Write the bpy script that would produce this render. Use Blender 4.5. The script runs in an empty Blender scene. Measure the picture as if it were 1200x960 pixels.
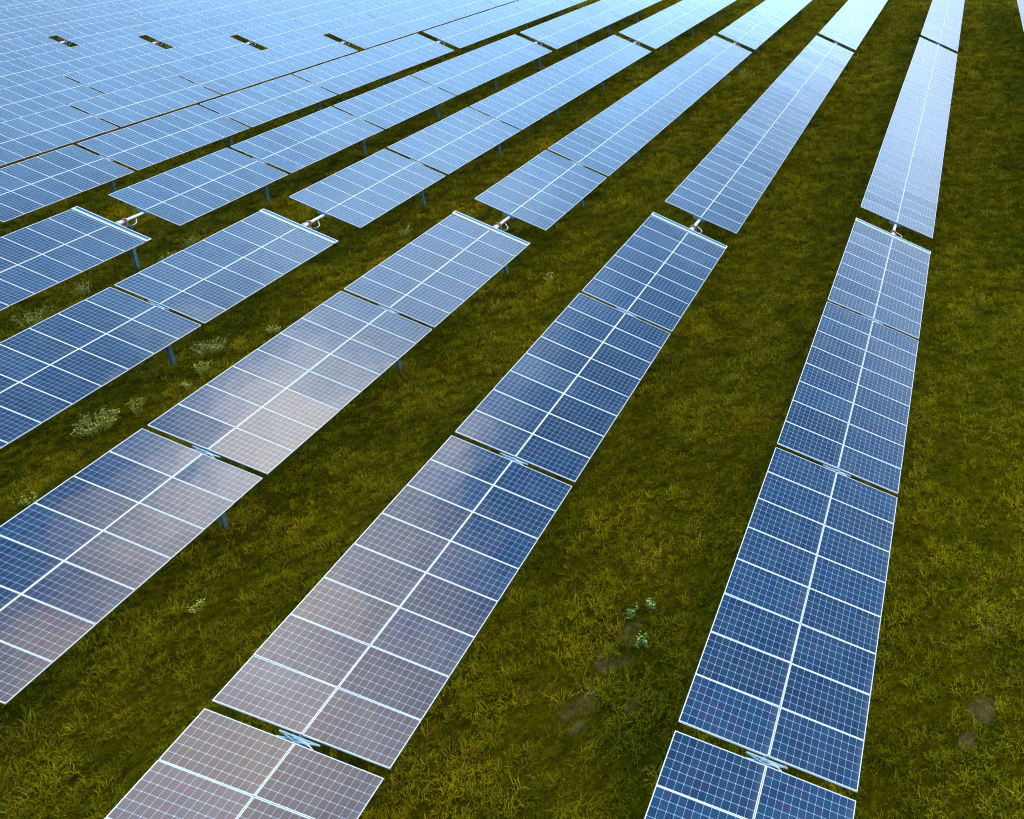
import bpy, bmesh, math, random
import numpy as np
from mathutils import Matrix, Vector
random.seed(7); RS = np.random.RandomState(11)
S = bpy.context.scene
COL = S.collection
R = math.radians

# ---------------------------------------------------------------- camera
F_PX, PITCH, YAW, ROLL = 967.979, -0.23961, -0.05829, -0.01066
CAM = Vector((4.3334, -36.0284, 17.942)); PPX, PPY = 1098.39, 61.57
cam_d = bpy.data.cameras.new("camera"); cam = bpy.data.objects.new("camera", cam_d); COL.objects.link(cam)
fw = Vector((math.sin(YAW)*math.cos(PITCH), math.cos(YAW)*math.cos(PITCH), math.sin(PITCH)))
rt = Vector((math.cos(YAW), -math.sin(YAW), 0)); up = rt.cross(fw)
rt2 = rt*math.cos(ROLL) + up*math.sin(ROLL); up2 = up*math.cos(ROLL) - rt*math.sin(ROLL)
m = Matrix((rt2, up2, -fw)).transposed().to_4x4(); m.translation = CAM
cam.matrix_world = m
cam_d.sensor_width = 36; cam_d.sensor_fit = 'HORIZONTAL'; cam_d.lens = F_PX/1200*36
cam_d.shift_x = (600-PPX)/1200; cam_d.shift_y = -(480-PPY)/1200
cam_d.clip_start = .5; cam_d.clip_end = 3000
S.camera = cam

def pix(p):
    d = Vector(p)-CAM; z = d.dot(fw)
    if z < .1: return (-9999, -9999)
    return (PPX+F_PX*d.dot(rt2)/z, PPY-F_PX*d.dot(up2)/z)

# ---------------------------------------------------------------- sky, sun, exposure
SUN_EL, SUN_AZ = R(48), R(78)           # azimuth from +Y towards +X
W = bpy.data.worlds.new("World"); S.world = W; W.use_nodes = True
nt = W.node_tree; nt.nodes.clear(); L = nt.links.new
def N(tree, t, **k):
    n = tree.nodes.new(t)
    for a, b in k.items(): setattr(n, a, b)
    return n
out = N(nt, 'ShaderNodeOutputWorld'); bg = N(nt, 'ShaderNodeBackground'); L(bg.outputs[0], out.inputs[0])
sky = N(nt, 'ShaderNodeTexSky', sky_type='NISHITA', sun_disc=False, sun_elevation=SUN_EL, sun_rotation=SUN_AZ, air_density=1.0, dust_density=0.6, ozone_density=1.6)
bg.inputs['Strength'].default_value = 0.09
geo = N(nt, 'ShaderNodeTexCoord')
def wmath(op, a, b=None, c=None, tree=nt):
    n = N(tree, 'ShaderNodeMath', operation=op)
    for i, x in enumerate((a, b, c)):
        if x is None: continue
        if isinstance(x, (int, float)): n.inputs[i].default_value = x
        else: tree.links.new(x, n.inputs[i])
    return n.outputs[0]
def ramp(tree, fac, stops, interp='LINEAR'):
    r = N(tree, 'ShaderNodeValToRGB'); r.color_ramp.interpolation = interp
    el = r.color_ramp.elements
    while len(el) < len(stops): el.new(.5)
    for e, (p, c) in zip(el, stops): e.position = p; e.color = (*c, 1)
    tree.links.new(fac, r.inputs[0]); return r.outputs[0]
def mixc(tree, fac, a, b, bt='MIX'):
    n = N(tree, 'ShaderNodeMix', data_type='RGBA', blend_type=bt)
    for s, x in ((n.inputs[0], fac), (n.inputs[6], a), (n.inputs[7], b)):
        if isinstance(x, (int, float)): s.default_value = x
        elif isinstance(x, tuple): s.default_value = (*x, 1)
        else: tree.links.new(x, s)
    return n.outputs[2]
def vdir(el, az):
    el, az = R(el), R(az); return (math.sin(az)*math.cos(el), math.cos(az)*math.cos(el), math.sin(el))
nz = N(nt, 'ShaderNodeTexNoise'); nz.inputs['Scale'].default_value = 3.2; nz.inputs['Detail'].default_value = 5; nz.inputs['Roughness'].default_value = .58
L(geo.outputs['Generated'], nz.inputs['Vector'])
nz2 = N(nt, 'ShaderNodeTexNoise'); nz2.inputs['Scale'].default_value = 14; nz2.inputs['Detail'].default_value = 4
L(geo.outputs['Generated'], nz2.inputs['Vector'])
def lobe(el, az, inner, outer):
    """soft cloud bank centred on a direction, 1 inside, 0 outside (degrees), ragged by noise"""
    d = N(nt, 'ShaderNodeVectorMath', operation='DOT_PRODUCT'); L(geo.outputs['Generated'], d.inputs[0]); d.inputs[1].default_value = vdir(el, az)
    a = wmath('ARCCOSINE', wmath('MINIMUM', d.outputs['Value'], .99999))
    a = wmath('ADD', a, wmath('MULTIPLY', wmath('SUBTRACT', nz.outputs[0], .5), .3)); a = wmath('ADD', a, wmath('MULTIPLY', wmath('SUBTRACT', nz2.outputs[0], .5), .12))
    mr = N(nt, 'ShaderNodeMapRange', interpolation_type='SMOOTHSTEP'); L(a, mr.inputs[0])
    mr.inputs[1].default_value = R(outer); mr.inputs[2].default_value = R(inner); mr.inputs[3].default_value = 0; mr.inputs[4].default_value = 1
    return mr.outputs[0]
sep = N(nt, 'ShaderNodeSeparateXYZ'); L(geo.outputs['Generated'], sep.inputs[0])
# a bright veil of thin cloud that thickens towards the horizon
veil = N(nt, 'ShaderNodeMapRange', interpolation_type='SMOOTHSTEP'); L(wmath('ADD', sep.outputs[2], wmath('MULTIPLY', wmath('SUBTRACT', nz.outputs[0], .5), .25)), veil.inputs[0])
veil.inputs[1].default_value = .58; veil.inputs[2].default_value = .14; veil.inputs[3].default_value = 0.0; veil.inputs[4].default_value = 1
HORIZON_CLOUD = (23, 29.5, 37)
BANK_CLOUD = (44, 32, 17)
low = N(nt, 'ShaderNodeMapRange', interpolation_type='SMOOTHSTEP'); L(sep.outputs[2], low.inputs[0]); low.inputs[1].default_value = .32; low.inputs[2].default_value = .10
hz_col = mixc(nt, low.outputs[0], HORIZON_CLOUD, (8.8, 9.8, 11.2))
c1 = mixc(nt, wmath('MULTIPLY', veil.outputs[0], .9), mixc(nt, 1.0, sky.outputs[0], (.65, .95, 1.18), 'MULTIPLY'), hz_col)
pale = lobe(45, -3, 4, 13)
c1 = mixc(nt, wmath('MULTIPLY', pale, .75), c1, (24, 27, 30))
bank = lobe(60, 12, 3, 12.5)
west = lobe(24, -26, 14, 40)
c1 = mixc(nt, wmath('MULTIPLY', west, .85), c1, (16, 29.5, 47))
cream = lobe(54.5, 2, 1, 10)
c2 = mixc(nt, wmath('MULTIPLY', bank, wmath('MULTIPLY_ADD', nz2.outputs[0], .9, .45)), c1, BANK_CLOUD)
c2 = mixc(nt, wmath('MULTIPLY', cream, wmath('MULTIPLY_ADD', nz2.outputs[0], 1.0, .35)), c2, (68, 60, 48))
# scattered wisps elsewhere
wisp = N(nt, 'ShaderNodeMapRange', interpolation_type='SMOOTHSTEP'); L(nz.outputs[0], wisp.inputs[0]); wisp.inputs[1].default_value = .5; wisp.inputs[2].default_value = .75; wisp.inputs[4].default_value = .25
c3 = mixc(nt, wisp.outputs[0], c2, (7.0, 8.2, 10.5))
L(c3, bg.inputs['Color'])

sun_d = bpy.data.lights.new("sun", 'SUN'); sun_d.energy = 1.0; sun_d.angle = R(45); sun_d.color = (1, .95, .88)
sun = bpy.data.objects.new("sun", sun_d); COL.objects.link(sun)
sv = Vector((math.sin(SUN_AZ)*math.cos(SUN_EL), math.cos(SUN_AZ)*math.cos(SUN_EL), math.sin(SUN_EL)))
sun.rotation_euler = sv.to_track_quat('Z', 'Y').to_euler(); sun.location = (60, 0, 80)
S.view_settings.view_transform = 'Standard'; S.view_settings.look = 'None'; S.view_settings.exposure = 0.75; S.view_settings.gamma = 1
S.render.engine = 'CYCLES'; S.cycles.pixel_filter_type = 'BLACKMAN_HARRIS'; S.cycles.filter_width = 1.05

# ---------------------------------------------------------------- materials
def mat(name):
    M = bpy.data.materials.new(name); M.use_nodes = True
    return M, M.node_tree, M.node_tree.nodes['Principled BSDF']
def simple(name, col, rough=.5, metal=0.0, var=.15, scale=6):
    M, t, b = mat(name)
    tc = N(t, 'ShaderNodeTexCoord'); n = N(t, 'ShaderNodeTexNoise'); n.inputs['Scale'].default_value = scale; n.inputs['Detail'].default_value = 4
    t.links.new(tc.outputs['Object'], n.inputs['Vector'])
    c = ramp(t, n.outputs[0], [(.3, tuple(x*(1-var) for x in col)), (.7, tuple(min(1, x*(1+var)) for x in col))])
    t.links.new(c, b.inputs['Base Color']); b.inputs['Roughness'].default_value = rough; b.inputs['Metallic'].default_value = metal
    return M
M_FRAME = simple('anodised_aluminium', (.78, .82, .84), .38, .0, .04, 3)
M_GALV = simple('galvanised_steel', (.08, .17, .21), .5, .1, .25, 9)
M_TUBE = simple('pale_zinc_tube', (.66, .70, .72), .4, .2, .12, 9)
M_RUST = simple('rust_brown_coupling', (.30, .11, .05), .7, 0, .35, 12)
M_ORANGE = simple('orange_gearbox_paint', (.55, .22, .08), .5, 0, .2, 10)
M_BLACK = simple('black_motor_housing', (.03, .035, .04), .45, 0, .2, 10)
M_CABLE = simple('white_cable_sheath', (.72, .76, .78), .45, 0, .05, 10)
M_BRACKET = simple('pale_galvanised_bracket', (.32, .50, .58), .45, .1, .25, 9)
M_TUBEB = simple('pale_blue_rail', (.35, .55, .68), .4, 0, .08, 9)
M_STRIP = simple('dark_blue_narrow_panel', (.012, .06, .16), .12, 0, .2, 3)

def panel_material():
    M, t, b = mat('solar_cells')
    tc = N(t, 'ShaderNodeTexCoord'); sp = N(t, 'ShaderNodeSeparateXYZ'); t.links.new(tc.outputs['Object'], sp.inputs[0])
    ma = lambda op, a, bb=None, c=None: wmath(op, a, bb, c, t)
    CP = .1605
    cx = ma('DIVIDE', ma('ADD', sp.outputs[0], 6*CP), CP); cy = ma('DIVIDE', ma('ADD', sp.outputs[1], 3*CP), CP)
    fx = ma('ABSOLUTE', ma('SUBTRACT', ma('FRACT', cx), .5)); fy = ma('ABSOLUTE', ma('SUBTRACT', ma('FRACT', cy), .5))
    inx = ma('MULTIPLY', ma('GREATER_THAN', cx, 0), ma('LESS_THAN', cx, 12)); iny = ma('MULTIPLY', ma('GREATER_THAN', cy, 0), ma('LESS_THAN', cy, 6))
    incell = ma('MULTIPLY', ma('LESS_THAN', fx, .5-.020), ma('LESS_THAN', fy, .5-.020))
    diam = ma('LESS_THAN', ma('ADD', fx, fy), .90)
    cell = ma('MULTIPLY', ma('MULTIPLY', inx, iny), ma('MULTIPLY', incell, diam))
    bus = ma('LESS_THAN', ma('ABSOLUTE', ma('SUBTRACT', ma('FRACT', ma('MULTIPLY', cy, 5)), .5)), .06)
    # per cell and per panel colour
    oi = N(t, 'ShaderNodeObjectInfo')
    cv = N(t, 'ShaderNodeCombineXYZ'); t.links.new(ma('FLOOR', cx), cv.inputs[0]); t.links.new(ma('FLOOR', cy), cv.inputs[1]); t.links.new(ma('MULTIPLY', oi.outputs['Random'], 977), cv.inputs[2])
    wn = N(t, 'ShaderNodeTexWhiteNoise', noise_dimensions='3D'); t.links.new(cv.outputs[0], wn.inputs['Vector'])
    cc = ramp(t, wn.outputs['Value'], [(0, (.001, .017, .062)), (.45, (.001, .030, .084)), (.75, (.001, .038, .080)), (1, (.011, .019, .076))])
    pc = ramp(t, oi.outputs['Random'], [(0, (.6, .78, .8)), (.5, (1, 1, 1)), (1, (1.6, 1.25, 1.2))])
    cc = mixc(t, 1.0, cc, pc, 'MULTIPLY')
    withbus = mixc(t, ma('MULTIPLY', bus, .42), cc, (.26, .33, .40))
    edge = mixc(t, ma('MULTIPLY', inx, iny), (.70, .77, .83), (.30, .45, .56))
    col = mixc(t, cell, edge, withbus)
    # light dust
    dn = N(t, 'ShaderNodeTexNoise'); dn.inputs['Scale'].default_value = 1.3; dn.inputs['Detail'].default_value = 6; geo_ = N(t, 'ShaderNodeNewGeometry'); t.links.new(geo_.outputs['Position'], dn.inputs['Vector'])
    dust = N(t, 'ShaderNodeMapRange'); t.links.new(dn.outputs[0], dust.inputs[0]); dust.inputs[1].default_value = .4; dust.inputs[2].default_value = .8; dust.inputs[3].default_value = 0.0; dust.inputs[4].default_value = .04
    low_ = N(t, 'ShaderNodeMapRange', interpolation_type='SMOOTHSTEP'); t.links.new(sp.outputs[0], low_.inputs[0]); low_.inputs[1].default_value = .80; low_.inputs[2].default_value = .97; low_.inputs[4].default_value = .16
    dfac = ma('ADD', dust.outputs[0], ma('MULTIPLY', low_.outputs[0], dn.outputs[0]))
    col = mixc(t, dfac, col, (.40, .37, .31))
    t.links.new(col, b.inputs['Base Color'])
    b.inputs['Roughness'].default_value = .4; b.inputs['Specular IOR Level'].default_value = .0
    b.inputs['Coat Weight'].default_value = 1.0; b.inputs['Coat Roughness'].default_value = .045; b.inputs['Coat IOR'].default_value = 1.52
    bn = N(t, 'ShaderNodeTexNoise'); bn.inputs['Scale'].default_value = 1.1; bn.inputs['Detail'].default_value = 2
    t.links.new(geo_.outputs['Position'], bn.inputs['Vector'])
    bp = N(t, 'ShaderNodeBump'); bp.inputs['Strength'].default_value = .12; bp.inputs['Distance'].default_value = .05; t.links.new(bn.outputs[0], bp.inputs['Height']); t.links.new(bp.outputs[0], b.inputs['Coat Normal'])
    return M
M_CELLS = panel_material()

def ground_material():
    M, t, b = mat('grassy_soil')
    g = N(t, 'ShaderNodeNewGeometry')
    def nse(s, d=5, r=.6):
        n = N(t, 'ShaderNodeTexNoise'); n.inputs['Scale'].default_value = s; n.inputs['Detail'].default_value = d; n.inputs['Roughness'].default_value = r; t.links.new(g.outputs['Position'], n.inputs['Vector']); return n.outputs[0]
    c = ramp(t, nse(.35), [(.3, (.034, .034, .0006)), (.5, (.058, .053, .0008)), (.7, (.080, .060, .002))])
    f = ramp(t, nse(7, 8, .7), [(.3, (.45, .45, .45)), (.5, (1, 1, 1)), (.72, (1.9, 1.8, 1.6))])
    c = mixc(t, 1.0, c, f, 'MULTIPLY')
    # bare trodden soil
    msk = None
    for (x, y, r) in SOIL:
        d = N(t, 'ShaderNodeVectorMath', operation='DISTANCE'); t.links.new(g.outputs['Position'], d.inputs[0]); d.inputs[1].default_value = (x, y, GZ)
        a = wmath('DIVIDE', d.outputs['Value'], r, None, t); a = wmath('ADD', a, wmath('MULTIPLY', wmath('SUBTRACT', nse(3.5, 8, .7), .5, None, t), 3.6, None, t), None, t)
        mr = N(t, 'ShaderNodeMapRange', interpolation_type='SMOOTHSTEP'); t.links.new(a, mr.inputs[0]); mr.inputs[1].default_value = 1.05; mr.inputs[2].default_value = .6; mr.inputs[3].default_value = 0; mr.inputs[4].default_value = 1
        msk = mr.outputs[0] if msk is None else wmath('MAXIMUM', msk, mr.outputs[0], None, t)
    sc = ramp(t, nse(5, 6), [(.3, (.050, .038, .008)), (.55, (.14, .10, .035)), (.75, (.26, .185, .08))])
    c = mixc(t, wmath('MULTIPLY', msk, .65, None, t), c, sc)
    t.links.new(c, b.inputs['Base Color']); b.inputs['Roughness'].default_value = .95; b.inputs['Specular IOR Level'].default_value = .0
    bp = N(t, 'ShaderNodeBump'); bp.inputs['Strength'].default_value = .8; bp.inputs['Distance'].default_value = .12; t.links.new(nse(6, 8, .7), bp.inputs['Height']); t.links.new(bp.outputs[0], b.inputs['Normal'])
    return M
GZ = -2.95
SOIL = [(-5.75, -18.95, .36), (-5.3, -19.1, .3), (-5.75, -20.1, .38), (-6.0, -20.3, .3), (-5.6, -20.75, .25), (-4.5, -20.1, .24), (4.36, -19.83, .38), (3.95, -20.6, .25), (4.5, -17.6, .3), (-5.35, -18.2, .35)]

def grass_material(name, mul=(1, 1, 1)):
    M, t, b = mat(name)
    g = N(t, 'ShaderNodeNewGeometry')
    a = N(t, 'ShaderNodeAttribute', attribute_type='INSTANCER', attribute_name='tint')
    base = ramp(t, a.outputs['Fac'], [(0, (.040, .042, .0006)), (.25, (.090, .088, .001)), (.5, (.160, .148, .0015)), (.75, (.260, .225, .003)), (.9, (.33, .27, .010)), (1, (.22, .125, .008))])
    n = N(t, 'ShaderNodeTexNoise'); n.inputs['Scale'].default_value = .22; n.inputs['Detail'].default_value = 7; n.inputs['Roughness'].default_value = .72; t.links.new(g.outputs['Position'], n.inputs['Vector'])
    big = ramp(t, n.outputs[0], [(.34, (.72, .80, .8)), (.5, (1.08, 1.08, 1)), (.66, (1.5, 1.25, 1.0))])
    c = mixc(t, 1.0, base, big, 'MULTIPLY'); c = mixc(t, 1.0, c, mul, 'MULTIPLY')
    t.links.new(c, b.inputs['Base Color']); b.inputs['Roughness'].default_value = .8; b.inputs['Specular IOR Level'].default_value = .03
    return M
M_GRASS = grass_material('grass_blades')
M_GROUND = ground_material()

# ---------------------------------------------------------------- mesh helpers
class MB:
    def __init__(s): s.v = []; s.f = []; s.m = []; s.mi = 0
    def box(s, cx, cy, cz, sx, sy, sz, M=None):
        b = len(s.v)
        for dx in (-.5, .5):
            for dy in (-.5, .5):
                for dz in (-.5, .5):
                    p = Vector((cx+dx*sx, cy+dy*sy, cz+dz*sz)); s.v.append(tuple(M @ p if M else p))
        for q in ((0, 1, 3, 2), (4, 6, 7, 5), (0, 4, 5, 1), (2, 3, 7, 6), (0, 2, 6, 4), (1, 5, 7, 3)): s.f.append(tuple(b+i for i in q)); s.m.append(s.mi)
    def tube(s, pts, r, n=10, cap=True):
        pts = [Vector(p) for p in pts]; rings = []
        rr = r if isinstance(r, (list, tuple)) else [r]*len(pts)
        for i, p in enumerate(pts):
            d = (pts[min(i+1, len(pts)-1)]-pts[max(i-1, 0)]).normalized()
            u = d.cross(Vector((0, 0, 1)) if abs(d.z) < .9 else Vector((1, 0, 0))).normalized(); w = d.cross(u)
            b = len(s.v); rings.append(b)
            for k in range(n):
                a = 2*math.pi*k/n; s.v.append(tuple(p+(u*math.cos(a)+w*math.sin(a))*rr[i]))
        for i in range(len(rings)-1):
            for k in range(n): s.f.append((rings[i]+k, rings[i]+(k+1) % n, rings[i+1]+(k+1) % n, rings[i+1]+k)); s.m.append(s.mi)
        if cap:
            s.f.append(tuple(rings[0]+k for k in range(n))[::-1]); s.m.append(s.mi); s.f.append(tuple(rings[-1]+k for k in range(n))); s.m.append(s.mi)
    def quad(s, *ps):
        b = len(s.v); s.v += [tuple(p) for p in ps]; s.f.append(tuple(range(b, b+len(ps)))); s.m.append(s.mi)
    def mesh(s, name, mats):
        me = bpy.data.meshes.new(name); me.from_pydata(s.v, [], s.f); me.update()
        for x in (mats if isinstance(mats, (list, tuple)) else [mats]): me.materials.append(x)
        if any(s.m): me.polygons.foreach_set('material_index', s.m)
        bm = bmesh.new(); bm.from_mesh(me); bmesh.ops.recalc_face_normals(bm, faces=bm.faces); bm.to_mesh(me); bm.free()
        return me
def link(name, data, parent=None, M=None):
    o = bpy.data.objects.new(name, data); COL.objects.link(o)
    if parent: o.parent = parent
    if M is not None: o.matrix_local = M
    return o
def smooth(me):
    me.polygons.foreach_set('use_smooth', [True]*len(me.polygons)); return me

# ---------------------------------------------------------------- ground
def gh(x, y):
    return GZ + .10*math.sin(x*.11+1.3)*math.cos(y*.09+.4) + .03*math.sin(x*.53)*math.sin(y*.61+1)
gx = np.concatenate([np.linspace(-1500, -170, 8), np.arange(-160, 31, 1.25), np.linspace(40, 1500, 8)]); gy = np.concatenate([np.linspace(-700, -50, 6), np.arange(-40, 100, 1.25), np.linspace(110, 1800, 8)])
vs = [(x, y, gh(x, y)) for y in gy for x in gx]; nx_ = len(gx)
fs = [(j*nx_+i, j*nx_+i+1, (j+1)*nx_+i+1, (j+1)*nx_+i) for j in range(len(gy)-1) for i in range(nx_-1)]
me = bpy.data.meshes.new('ground'); me.from_pydata(vs, [], fs); me.materials.append(M_GROUND); smooth(me)
o = link('ground', me); o['kind'] = 'structure'

# ---------------------------------------------------------------- solar trackers
P = 9.95433; TAU = -.44301; PW, PL = 1.962, .988           # row pitch, tilt, panel size
NY = [-31, -23.2, -15.1, -7, .2, 2, 9, 17, 25, 33]
NZ = [[.068,.086,.002,-.012,-.016,-.078,-.075,-.063,-.079,-.13],[.016,.019,.054,.105,.102,.037,.012,.003,-.004,-.013],[-.053,-.077,-.043,.009,.054,.042,.034,.012,-.004,-.021],[-.035,-.051,-.089,-.034,.013,.008,.038,.034,.027,.031],[-.013,-.019,-.033,-.061,-.026,-.02,.006,.026,.043,.047],[.001,.002,.003,.006,.012,.025,.077,.075,.082,.095],[0,0,0,0,.001,.001,.003,.005,-.013,.002],[-.001,-.001,-.002,-.003,-.006,-.012,-.023,-.044,-.084,-.082]]
NT = [[.00068,.02326,.01477,.01022,-.00177,.01143,.00333,0,0,.00294],[-.00075,.01367,.00157,-.01314,-.01089,-.00478,-.00153,0,0,-.00414],[0,-.00898,.0027,.00541,.0031,-.00363,-.00167,0,0,.00438],[0,0,.00481,.00031,.00011,.00091,.00074,-.00148,0,.00138],[0,0,0,-.00742,-.01274,-.00449,-.00177,-.00334,-.00569,-.00183],[0,0,0,0,-.00048,-.00647,-.00478,-.00548,-.00301,-.00332],[0,0,0,0,0,0,0,.00289,.00322,.00118],[0,0,0,0,0,0,0,0,-.00045,.00104]]
def zt(row, y):
    if 0 <= row < 8: return float(np.interp(y, NY, NZ[row])), TAU+float(np.interp(y, NY, NT[row]))
    return .05*math.sin(row*1.7+y*.08), TAU+.004*math.sin(row*2.3+y*.1)
def frame_at(row, y):
    """local-to-world frame of the panel plane at station y: x across, y along the row, z normal"""
    z, t = zt(row, y); z0, _ = zt(row, y-.5); z1, _ = zt(row, y+.5)
    ay = Vector((0, 1, z1-z0)).normalized(); ax = Vector((math.cos(t), 0, math.sin(t))); ax = (ax-ay*ax.dot(ay)).normalized(); az = ax.cross(ay)
    M = Matrix((ax, ay, az)).transposed().to_4x4(); M.translation = Vector((-row*P, y, z)); return M

# shared meshes
b = MB(); b.box(0, 0, -.004, PW-.022, PL-.022, .008); ME_GLASS = b.mesh('solar_panel', M_CELLS)
b = MB(); fwid = .012; hz = .018
for s_ in (-1, 1):
    b.box(0, s_*(PL/2-fwid/2), -hz+.005, PW, fwid, .040); b.box(s_*(PW/2-fwid/2), 0, -hz+.005, fwid, PL-2*fwid, .040)
ME_FRAME = b.mesh('panel_frame', M_FRAME)
b = MB()                                                    # H section pile, origin at ground
H_POST = 2.62
b.box(0, 0, H_POST/2-.3, .12, .012, H_POST+.6)
for s_ in (-1, 1): b.box(s_*.066, 0, H_POST/2-.3, .012, .13, H_POST+.6)
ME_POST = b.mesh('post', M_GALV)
b = MB()                                                    # bearing at the seams: saddle plate, clamp ring, straps (origin on the panel plane)
b.box(-.16, 0, -.20, .50, .012, .16); b.box(.14, 0, -.26, .16, .10, .26)
pts = [(.16*math.cos(a), 0, -.15+.16*math.sin(a)) for a in [R(k*30) for k in range(13)]]
for a0, a1 in zip(pts[:-1], pts[1:]): b.tube([a0, a1], .022, 6)
b.tube([(-.44, -.05, -.07), (-.10, .03, -.12), (.2, .04, -.08)], .018, 6); b.tube([(-.40, .06, -.08), (-.05, -.04, -.05), (.42, .05, -.05)], .016, 6)
b.box(0, .05, -.06, .9, .03, .03)
ME_BEAR = b.mesh('bearing_bracket', M_BRACKET)
b = MB()
for k, (r0, c0) in enumerate(((.20, .20), (.28, .20))):
    pts = [(c0+r0*math.sin(a)-.05, -.05+.04*math.cos(a)-k*.012, -.19+.19*math.cos(a)*(1-.12*k)) for a in [R(-80+17*j) for j in range(11)]]
    b.tube(pts, .011, 6)
ME_LOOP = smooth(b.mesh('jumper_cable', M_CABLE))
b = MB(); b.box(0, .015, -.004, 3.88, .13, .012); b.mi = 1; b.box(0, -.0925, -.005, 3.88, .085, .022); ME_STRIP_B = b.mesh('narrow_panel', [M_STRIP, M_TUBEB])
b = MB()
for s_ in (-1, 1): b.box(0, (.095 if s_ > 0 else -.147), -.012, 3.88, .03, .04); b.box(s_*1.96, -.027, -.012, .04, .28, .042)
ME_STRIP_F = b.mesh('narrow_panel_frame', M_FRAME)
# drive unit in the gap (origin on the tube axis at the drive post)
b = MB(); b.tube([(0, -.36, 0), (0, -.28, 0)], .135, 18); b.tube([(0, -.30, 0), (0, -.06, 0)], .11, 18); ME_HUB = smooth(b.mesh('tube_sleeve', M_TUBE))
b = MB(); b.tube([(0, -.05, 0), (0, .04, 0)], .165, 20); ME_RING = b.mesh('coupling_ring', M_RUST)
b = MB(); b.box(.05, 0, -.20, .17, .13, .20); b.tube([(.02, 0, -.24), (.24, 0, -.24)], .065, 12); ME_GEAR = b.mesh('gearbox', M_ORANGE)
b = MB(); b.tube([(.25, 0, -.25), (.50, 0, -.25)], .062, 14); b.box(.36, 0, -.15, .12, .10, .09); b.tube([(.50, 0, -.25), (.52, 0, -.25)], .05, 12); ME_MOTOR = b.mesh('drive_motor', M_BLACK)
b = MB()
b.tube([(.40, .02, -.13), (.46, .10, -.02), (.40, .26, -.04), (.22, .44, -.10), (.08, .58, -.12)], .02, 7)
b.tube([(.12, -.10, -.33), (.25, -.18, -.42), (.20, -.06, -.60), (.14, .0, -.95)], .018, 7)
ME_COND = smooth(b.mesh('cable_conduit', M_CABLE))

def tracker(row, y0, tables, label, seams, joint=None, strip=False, name='solar_tracker', margin=90, pt=1.0):
    x = -row*P; z0 = gh(x, y0)
    root = bpy.data.objects.new(name, None); COL.objects.link(root); root.location = (x, y0, z0); root.empty_display_size = .5
    root['label'] = label; root['category'] = 'solar tracker'; root['group'] = 'rows of solar panels on tilting trackers'
    inv = Matrix.Translation((-x, -y0, -z0))
    y = y0; ends = []
    for ti, n in enumerate(tables):
        for i in range(n):
            yc = y+(i+.5)*pt; F = frame_at(row, yc)
            u, v = pix(F.translation)
            if not (-margin < u < 1200+margin and -margin < v < 960+1.2*margin): continue
            for s_ in (-1, 1):
                J = Matrix.Rotation(R(random.gauss(0, .28)), 4, 'Y') @ Matrix.Rotation(R(random.gauss(0, .28)), 4, 'X')
                ML = inv @ F @ Matrix.Translation((s_*(PW/2+.007), 0, 0)) @ J
                p = link('solar_panel', ME_GLASS, root, ML); link('panel_frame', ME_FRAME, p)
        ends.append((y, y+n*pt)); y += n*pt+(seams[ti] if ti < len(seams) else 0)
    ya, yb = ends[0][0], ends[-1][1]
    # torque tube below the panels, octagonal, following the row
    tb = MB(); ys = [ya-.15]+[e for pr in ends for e in pr]+[yb+.12]
    ext = joint
    if ext: ys[0] = ext[0]
    pts = [(frame_at(row, t_) @ Vector((0, 0, -.16))) for t_ in sorted(ys)]
    tb.tube([inv @ p for p in pts], .075, 10); link('torque_tube', tb.mesh('torque_tube', M_TUBE), root)
    rb = MB()
    for (a, c) in ends:
        for k in range(int(round(c-a))+1):
            F = inv @ frame_at(row, a+k if 0 < k < c-a-.3 else (a+.06 if k == 0 else c-.06))
            rb.box(0, 0, -.062, 2.3, .05, .045, F)
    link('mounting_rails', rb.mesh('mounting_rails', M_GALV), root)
    posts = [(ends[i][1]+ends[i+1][0])/2 for i in range(len(ends)-1)]
    for yp in posts:
        F = frame_at(row, yp); u, v = pix(F.translation)
        if not (-60 < u < 1260 and -60 < v < 1050): continue
        zb = F.translation.z-.2-H_POST
        link('post', ME_POST, root, inv @ Matrix.Translation((x, yp, zb)))
        bb = link('bearing_bracket', ME_BEAR, root, inv @ F); link('jumper_cable', ME_LOOP, bb)
    if joint:
        yj = joint[1]; F = frame_at(row, yj); A = F @ Matrix.Translation((0, 0, -.16)); u, v = pix(F.translation)
        if -60 < u < 1260 and -60 < v < 1050:
            d = link('slew_drive', ME_RING, root, inv @ A)
            link('tube_sleeve', ME_HUB, d); link('gearbox', ME_GEAR, d); link('drive_motor', ME_MOTOR, d); link('cable_conduit', ME_COND, d)
            if row != 3: link('post', ME_POST, root, inv @ Matrix.Translation((x, yj, F.translation.z-.24-H_POST)))
            # saddle fixed to the first panels of the table behind the joint
            sb = MB(); sb.box(-.05, 0, -.11, .62, .03, .17); sb.box(.0, .04, -.055, .75, .06, .03)
            link('end_saddle', sb.mesh('end_saddle', M_GALV), root, inv @ frame_at(row, y0+.0) @ Matrix.Translation((0, -.03, 0)))
    if strip:
        ys_ = ends[-1][1]+.215; F = frame_at(row, ys_) @ Matrix.Translation((0, 0, .03))
        u, v = pix(F.translation)
        if -80 < u < 1260:
            p = link('narrow_panel', ME_STRIP_B, root, inv @ F); link('narrow_panel_frame', ME_STRIP_F, p)
    return root

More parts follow.
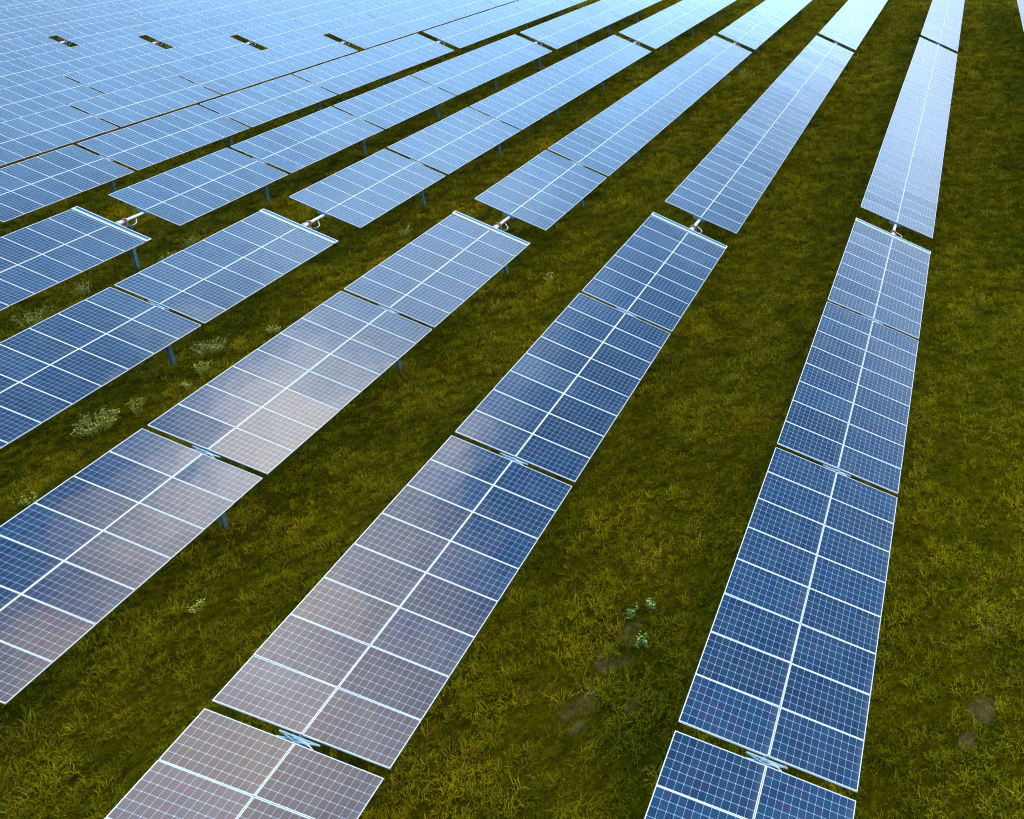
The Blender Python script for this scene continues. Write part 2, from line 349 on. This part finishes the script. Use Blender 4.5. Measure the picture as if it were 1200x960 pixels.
ORD = ['first', 'second', 'third', 'fourth', 'fifth', 'sixth', 'seventh', 'eighth', 'ninth', 'tenth', 'eleventh', 'twelfth', 'thirteenth', 'fourteenth', 'fifteenth']
FRONT = {0: 'rightmost of the five front trackers, its nearest panels dark blue',
         1: 'second front tracker from the right, mauve reflections on its left half',
         2: 'third front tracker from the right, greyish cloud reflected on its panels',
         3: 'fourth front tracker from the right, flowering weeds along its lower edge',
         4: 'leftmost front tracker, only its last panels inside the left edge'}
g2, g1, g0 = .16177, .1725, .16956
for r_ in range(5):
    tracker(r_, -31.0-g2-g1-g0, [8, 8, 8, 7], FRONT[r_], [g0, g1, g2], strip=True)
YS2 = 1.87438
for r_ in range(-1, 11):
    lab = {-1: 'rightmost middle tracker, only its tip at the right edge of the picture',
           0: 'middle tracker directly beyond the rightmost front one, pale steep panels'}.get(r_)
    if lab is None:
        lab = '%s middle tracker from the right, between the cross gaps, %s' % (ORD[r_+1], 'grass showing beside it' if r_ < 5 else 'among crowded blue panels')
    sm = [.24543, .19571, .1858, .05] if r_ > 3 else [.24543, .19571, .05, .05] if r_ == 3 else [.24543, .05, .05, .05] if r_ == 2 else [.045]*4
    tracker(r_, YS2, [7, 8, 8, 8, 7], lab, sm, joint=(.42, .85), pt=(38.7466-sum(sm))/38)
YS3 = 41.8168
for r_ in range(-1, 14):
    lab = {-1: 'rightmost far tracker, a pale sliver in the upper right corner',
           0: 'far tracker at the top edge, second from the right, nearly white panels'}.get(r_)
    if lab is None:
        lab = '%s far tracker from the right, at the top edge, %s' % (ORD[r_+1], 'very pale panels' if r_ < 5 else 'light blue dense panels')
    tracker(r_, YS3-(.3 if r_ > 3 else .1), [7, 8, 8, 8], lab, [.08]*3 if r_ > 4 else [.045]*3, joint=(YS3-1.0, YS3-.55), pt=1.0167)

# ---------------------------------------------------------------- flowering weeds
M_WEED = simple('weed_leaf', (.24, .26, .008), .7, 0, .3, 20)
M_WEEDG = simple('bluish_green_leaf', (.08, .20, .012), .7, 0, .25, 20)
M_FLOWER = simple('cream_flower', (.60, .54, .10), .7, 0, .2, 30)
def weed_mesh(seed, rad, h, n, leafy):
    rr = random.Random(seed); a = MB(); f = MB()
    for i in range(n):
        th = rr.uniform(0, 6.28); d = rad*math.sqrt(rr.random()); ht = h*rr.uniform(.55, 1)
        base = Vector((d*.45*math.cos(th), d*.45*math.sin(th), -.03)); top = Vector((d*.9*math.cos(th), d*.9*math.sin(th), ht*1.25)); mid = (base+top)/2+Vector((0, 0, ht*.12))
        a.tube([base, mid, top], [.011, .008, .005], 4, False)
        for k in range(leafy):
            q = base.lerp(top, rr.uniform(.25, 1)); e = Vector((rr.gauss(0, 1), rr.gauss(0, 1), rr.uniform(0, .9))).normalized(); s = e.cross(Vector((0, 0, 1))).normalized()*rr.uniform(.013, .026); ln = rr.uniform(.06, .13)
            a.quad(q, q+e*ln*.5+s, q+e*ln, q+e*ln*.5-s)
        for k in range(rr.randint(1, 3)):
            q = top+Vector((rr.gauss(0, .05), rr.gauss(0, .05), rr.gauss(0, .04))); r_ = rr.uniform(.016, .032)
            for tlt in range(2):
                e1 = Vector((rr.gauss(0, 1), rr.gauss(0, 1), rr.gauss(0, .4))).normalized()*r_; e2 = e1.cross(Vector((rr.gauss(0, .5), rr.gauss(0, .5), 1))).normalized()*r_
                f.quad(q-e1, q-e2, q+e1, q+e2)
    return a, f
def weed(x, y, rad, h, n, label, seed, leafy=6, lm=None, name='flowering_weed'):
    a, f = weed_mesh(seed, rad, h, n, leafy)
    o = link(name, a.mesh('stems_and_leaves', lm or M_WEED)); o.location = (x, y, gh(x, y))
    o['label'] = label; o['category'] = 'weed'; o['group'] = 'weeds growing in the grass between the rows'
    link('flower_heads', f.mesh('flower_heads', M_FLOWER), o); return o
for i, (x, y, rad, h, n, lab) in enumerate([
    (-28.99, -11.02, .85, .55, 60, 'broad cream-flowered weed clump, largest at the left, below the blue panels'),
    (-28.52, -9.88, .22, .5, 9, 'small single weed stem just right of the largest clump'),
    (-29.3, -5.96, .75, .45, 42, 'wide thin weed clump beside the post under a blue panel seam'),
    (-28.21, -7.37, .35, .5, 16, 'narrow upright weed below the steel post on the left'),
    (-27.77, -4.45, .35, .3, 12, 'low pale weed touching the upper edge of the grey reflecting panels'),
    (-27.92, -8.43, .25, .35, 9, 'little weed hugging the panel edge above the largest clump'),
    (-40.04, -1.58, .5, .5, 24, 'yellowish weed tuft in the narrow strip left of the panel seam'),
    (-39.44, -4.35, .75, .5, 34, 'yellowish weed clump near the left picture edge between two rows'),
    (-17.98, -18.15, .16, .3, 6, 'tiny yellow weed alone in the lower left grass strip'),
    (-17.45, .51, .35, .4, 12, 'cream weed in the grass right of the third row gap'),
    (-28.42, 5.27, .4, .45, 14, 'cream weed in grass between the third and fourth row gaps'),
    (-32.6, 29.2, .35, .7, 16, 'pale upright weed against the upper row edge near the top'),
    (-19.3, 35.9, .6, .8, 30, 'left half of the pale weed pair below the upper centre row'),
    (-18.3, 37.9, .6, .8, 30, 'right half of the pale weed pair below the upper centre row'),
    (-39.6, 3.6, .55, .45, 24, 'pale weed patch right of the leftmost tracker end'),
    (-38.9, 1.7, .5, .45, 20, 'pale weed patch along the upper edge beside the leg of the left tracker'),
    (-43.2, 0.0, .4, .35, 10, 'faint weed below the leftmost front tracker'),
    (-48.6, 34.3, .5, .5, 16, 'yellowish weed in the thin dark strip in the upper left'),
    (-27.48, -14.51, .3, .3, 8, 'small weed at the left edge above the lower left panels'),
]): weed(x, y, rad, h, n, lab, 100+i)
for i, (x, y, lab) in enumerate([(-5.44, -17.78, 'bluish green leafy weed, left of the close pair in the middle grass'), (-5.05, -17.5, 'bluish green leafy weed, right of the close pair in the middle grass'), (-4.84, -18.62, 'bluish green weed with white tips below the close pair')]):
    weed(x, y, .17, .27, 6, lab, 300+i, 9, M_WEEDG, 'leafy_weed')

# ---------------------------------------------------------------- grass (one object, tufts scattered by geometry nodes)
def tuft(seed, n, h, rad, w):
    rr = random.Random(seed); b = MB()
    for i in range(n):
        th = rr.uniform(0, 6.283); d = rad*math.sqrt(rr.random()); p = Vector((d*math.cos(th), d*math.sin(th), -.03))
        ht = h*rr.uniform(.45, 1.1); ln = rr.uniform(.25, 1.0)*ht; a2 = th+rr.gauss(0, .9); dr = Vector((math.cos(a2), math.sin(a2), 0)); s = Vector((-dr.y, dr.x, 0))*w*rr.uniform(.6, 1.2)
        m1 = p+dr*ln*.3+Vector((0, 0, ht*.65)); tp = p+dr*ln+Vector((0, 0, ht*rr.uniform(.6, 1)))
        b.quad(p-s, p+s, m1+s*.8, m1-s*.8); b.quad(m1-s*.8, m1+s*.8, tp)
    me = bpy.data.meshes.new('grass_tuft'); me.from_pydata(b.v, [], b.f); me.materials.append(M_GRASS); return me
tufts = [tuft(1, 26, .15, .13, .0075), tuft(2, 20, .22, .10, .008), tuft(3, 32, .11, .17, .008), tuft(4, 16, .30, .08, .007), tuft(5, 28, .17, .16, .009)]
pcol = bpy.data.collections.new('grass_tufts')
for i, me in enumerate(tufts):
    o = bpy.data.objects.new('grass_tuft', me); pcol.objects.link(o); o['kind'] = 'stuff'
def vnoise(x, y, s, seed):
    rs = np.random.RandomState(seed); G = rs.rand(256, 256); x = x/s+50; y = y/s+90; ix = np.floor(x).astype(int); iy = np.floor(y).astype(int); fx = x-ix; fy = y-iy
    fx = fx*fx*(3-2*fx); fy = fy*fy*(3-2*fy); g = lambda a, c: G[a % 256, c % 256]
    return (g(ix, iy)*(1-fx)+g(ix+1, iy)*fx)*(1-fy)+(g(ix, iy+1)*(1-fx)+g(ix+1, iy+1)*fx)*fy
PT = []
for (ya, yb, dens, sc) in ((-30, -8, 34, .85), (-8, 8, 22, 1.0), (8, 35, 12, 1.35), (35, 92, 6, 1.8)):
    n = int((yb-ya)*200*dens); y = RS.uniform(ya, yb, n); x = RS.uniform(-170, 22, n)
    z = np.full(n, GZ)
    d = np.stack([x, y, z], 1)-np.array(CAM); zc = d@np.array(fw); u = PPX+F_PX*(d@np.array(rt2))/zc; v = PPY-F_PX*(d@np.array(up2))/zc
    k = (zc > 1) & (u > -60) & (u < 1290) & (v > -45) & (v < 1090)
    x, y = x[k], y[k]
    nn = vnoise(x, y, 1.1, 3)*.5+vnoise(x, y, .45, 4)*.3+vnoise(x, y, 5, 5)*.2
    keep = RS.rand(len(x)) < .5+.8*nn
    for (sx, sy, sr) in SOIL: keep &= ~((np.hypot(x-sx, y-sy) < sr*(.5+.8*vnoise(x, y, .3, 9))) & (RS.rand(len(x)) < .6))
    x, y, nn = x[keep], y[keep], nn[keep]
    s = sc*(.45+.8*nn+RS.rand(len(x))**3*.9)
    PT.append(np.stack([x, y, s, np.clip(.55*nn+.35*vnoise(x, y, .7, 21)+RS.normal(.05, .19, len(x)), 0, .98)], 1))
for pr_ in range(0, 8):                                      # taller uncut grass round the feet of the piles
    for py_ in (-23.25, -15.08, -7.08, .85, 9.0, 17.2, 25.4, 33.6):
        k = 26; a_ = RS.uniform(0, 6.283, k); d_ = .08+.45*RS.rand(k)
        PT.append(np.stack([-pr_*P+d_*np.cos(a_), py_+d_*np.sin(a_), RS.uniform(1.5, 2.5, k), np.clip(RS.normal(.5, .2, k), 0, .95)], 1))
PT = np.concatenate(PT); print('tufts', len(PT))
zz = np.array([gh(a, c) for a, c in PT[:, :2]])
me = bpy.data.meshes.new('grass'); me.vertices.add(len(PT)); me.vertices.foreach_set('co', np.stack([PT[:, 0], PT[:, 1], zz], 1).ravel().astype('f'))
def attr(n, t, v): a = me.attributes.new(n, t, 'POINT'); a.data.foreach_set('value' if t != 'FLOAT_VECTOR' else 'vector', v)
attr('size', 'FLOAT', PT[:, 2].astype('f')); tint = PT[:, 3].copy(); dry = RS.rand(len(PT)); tint[dry > .99] = 1.0
attr('tint', 'FLOAT', tint.astype('f')); attr('pick', 'INT', RS.randint(0, len(tufts), len(PT)).astype('i'))
rot = np.stack([RS.normal(0, .12, len(PT)), RS.normal(0, .12, len(PT)), RS.uniform(0, 6.283, len(PT))], 1); attr('rot', 'FLOAT_VECTOR', rot.ravel().astype('f'))
me.materials.append(M_GRASS)
g_ob = link('grass', me); g_ob['kind'] = 'stuff'
ng = bpy.data.node_groups.new('scatter_grass', 'GeometryNodeTree')
ng.interface.new_socket('Geometry', in_out='INPUT', socket_type='NodeSocketGeometry'); ng.interface.new_socket('Geometry', in_out='OUTPUT', socket_type='NodeSocketGeometry')
gi = N(ng, 'NodeGroupInput'); go = N(ng, 'NodeGroupOutput'); ip = N(ng, 'GeometryNodeInstanceOnPoints'); ci = N(ng, 'GeometryNodeCollectionInfo'); ci.inputs[0].default_value = pcol; ci.inputs[1].default_value = True
def na(nm, dt): n = N(ng, 'GeometryNodeInputNamedAttribute', data_type=dt); n.inputs[0].default_value = nm; return n.outputs[0]
lk = ng.links.new
lk(gi.outputs[0], ip.inputs['Points']); lk(ci.outputs[0], ip.inputs['Instance']); ip.inputs['Pick Instance'].default_value = True
lk(na('pick', 'INT'), ip.inputs['Instance Index']); e2r = N(ng, 'FunctionNodeEulerToRotation'); lk(na('rot', 'FLOAT_VECTOR'), e2r.inputs[0]); lk(e2r.outputs[0], ip.inputs['Rotation']); lk(na('size', 'FLOAT'), ip.inputs['Scale'])
lk(ip.outputs[0], go.inputs[0])
md = g_ob.modifiers.new('scatter', 'NODES'); md.node_group = ng
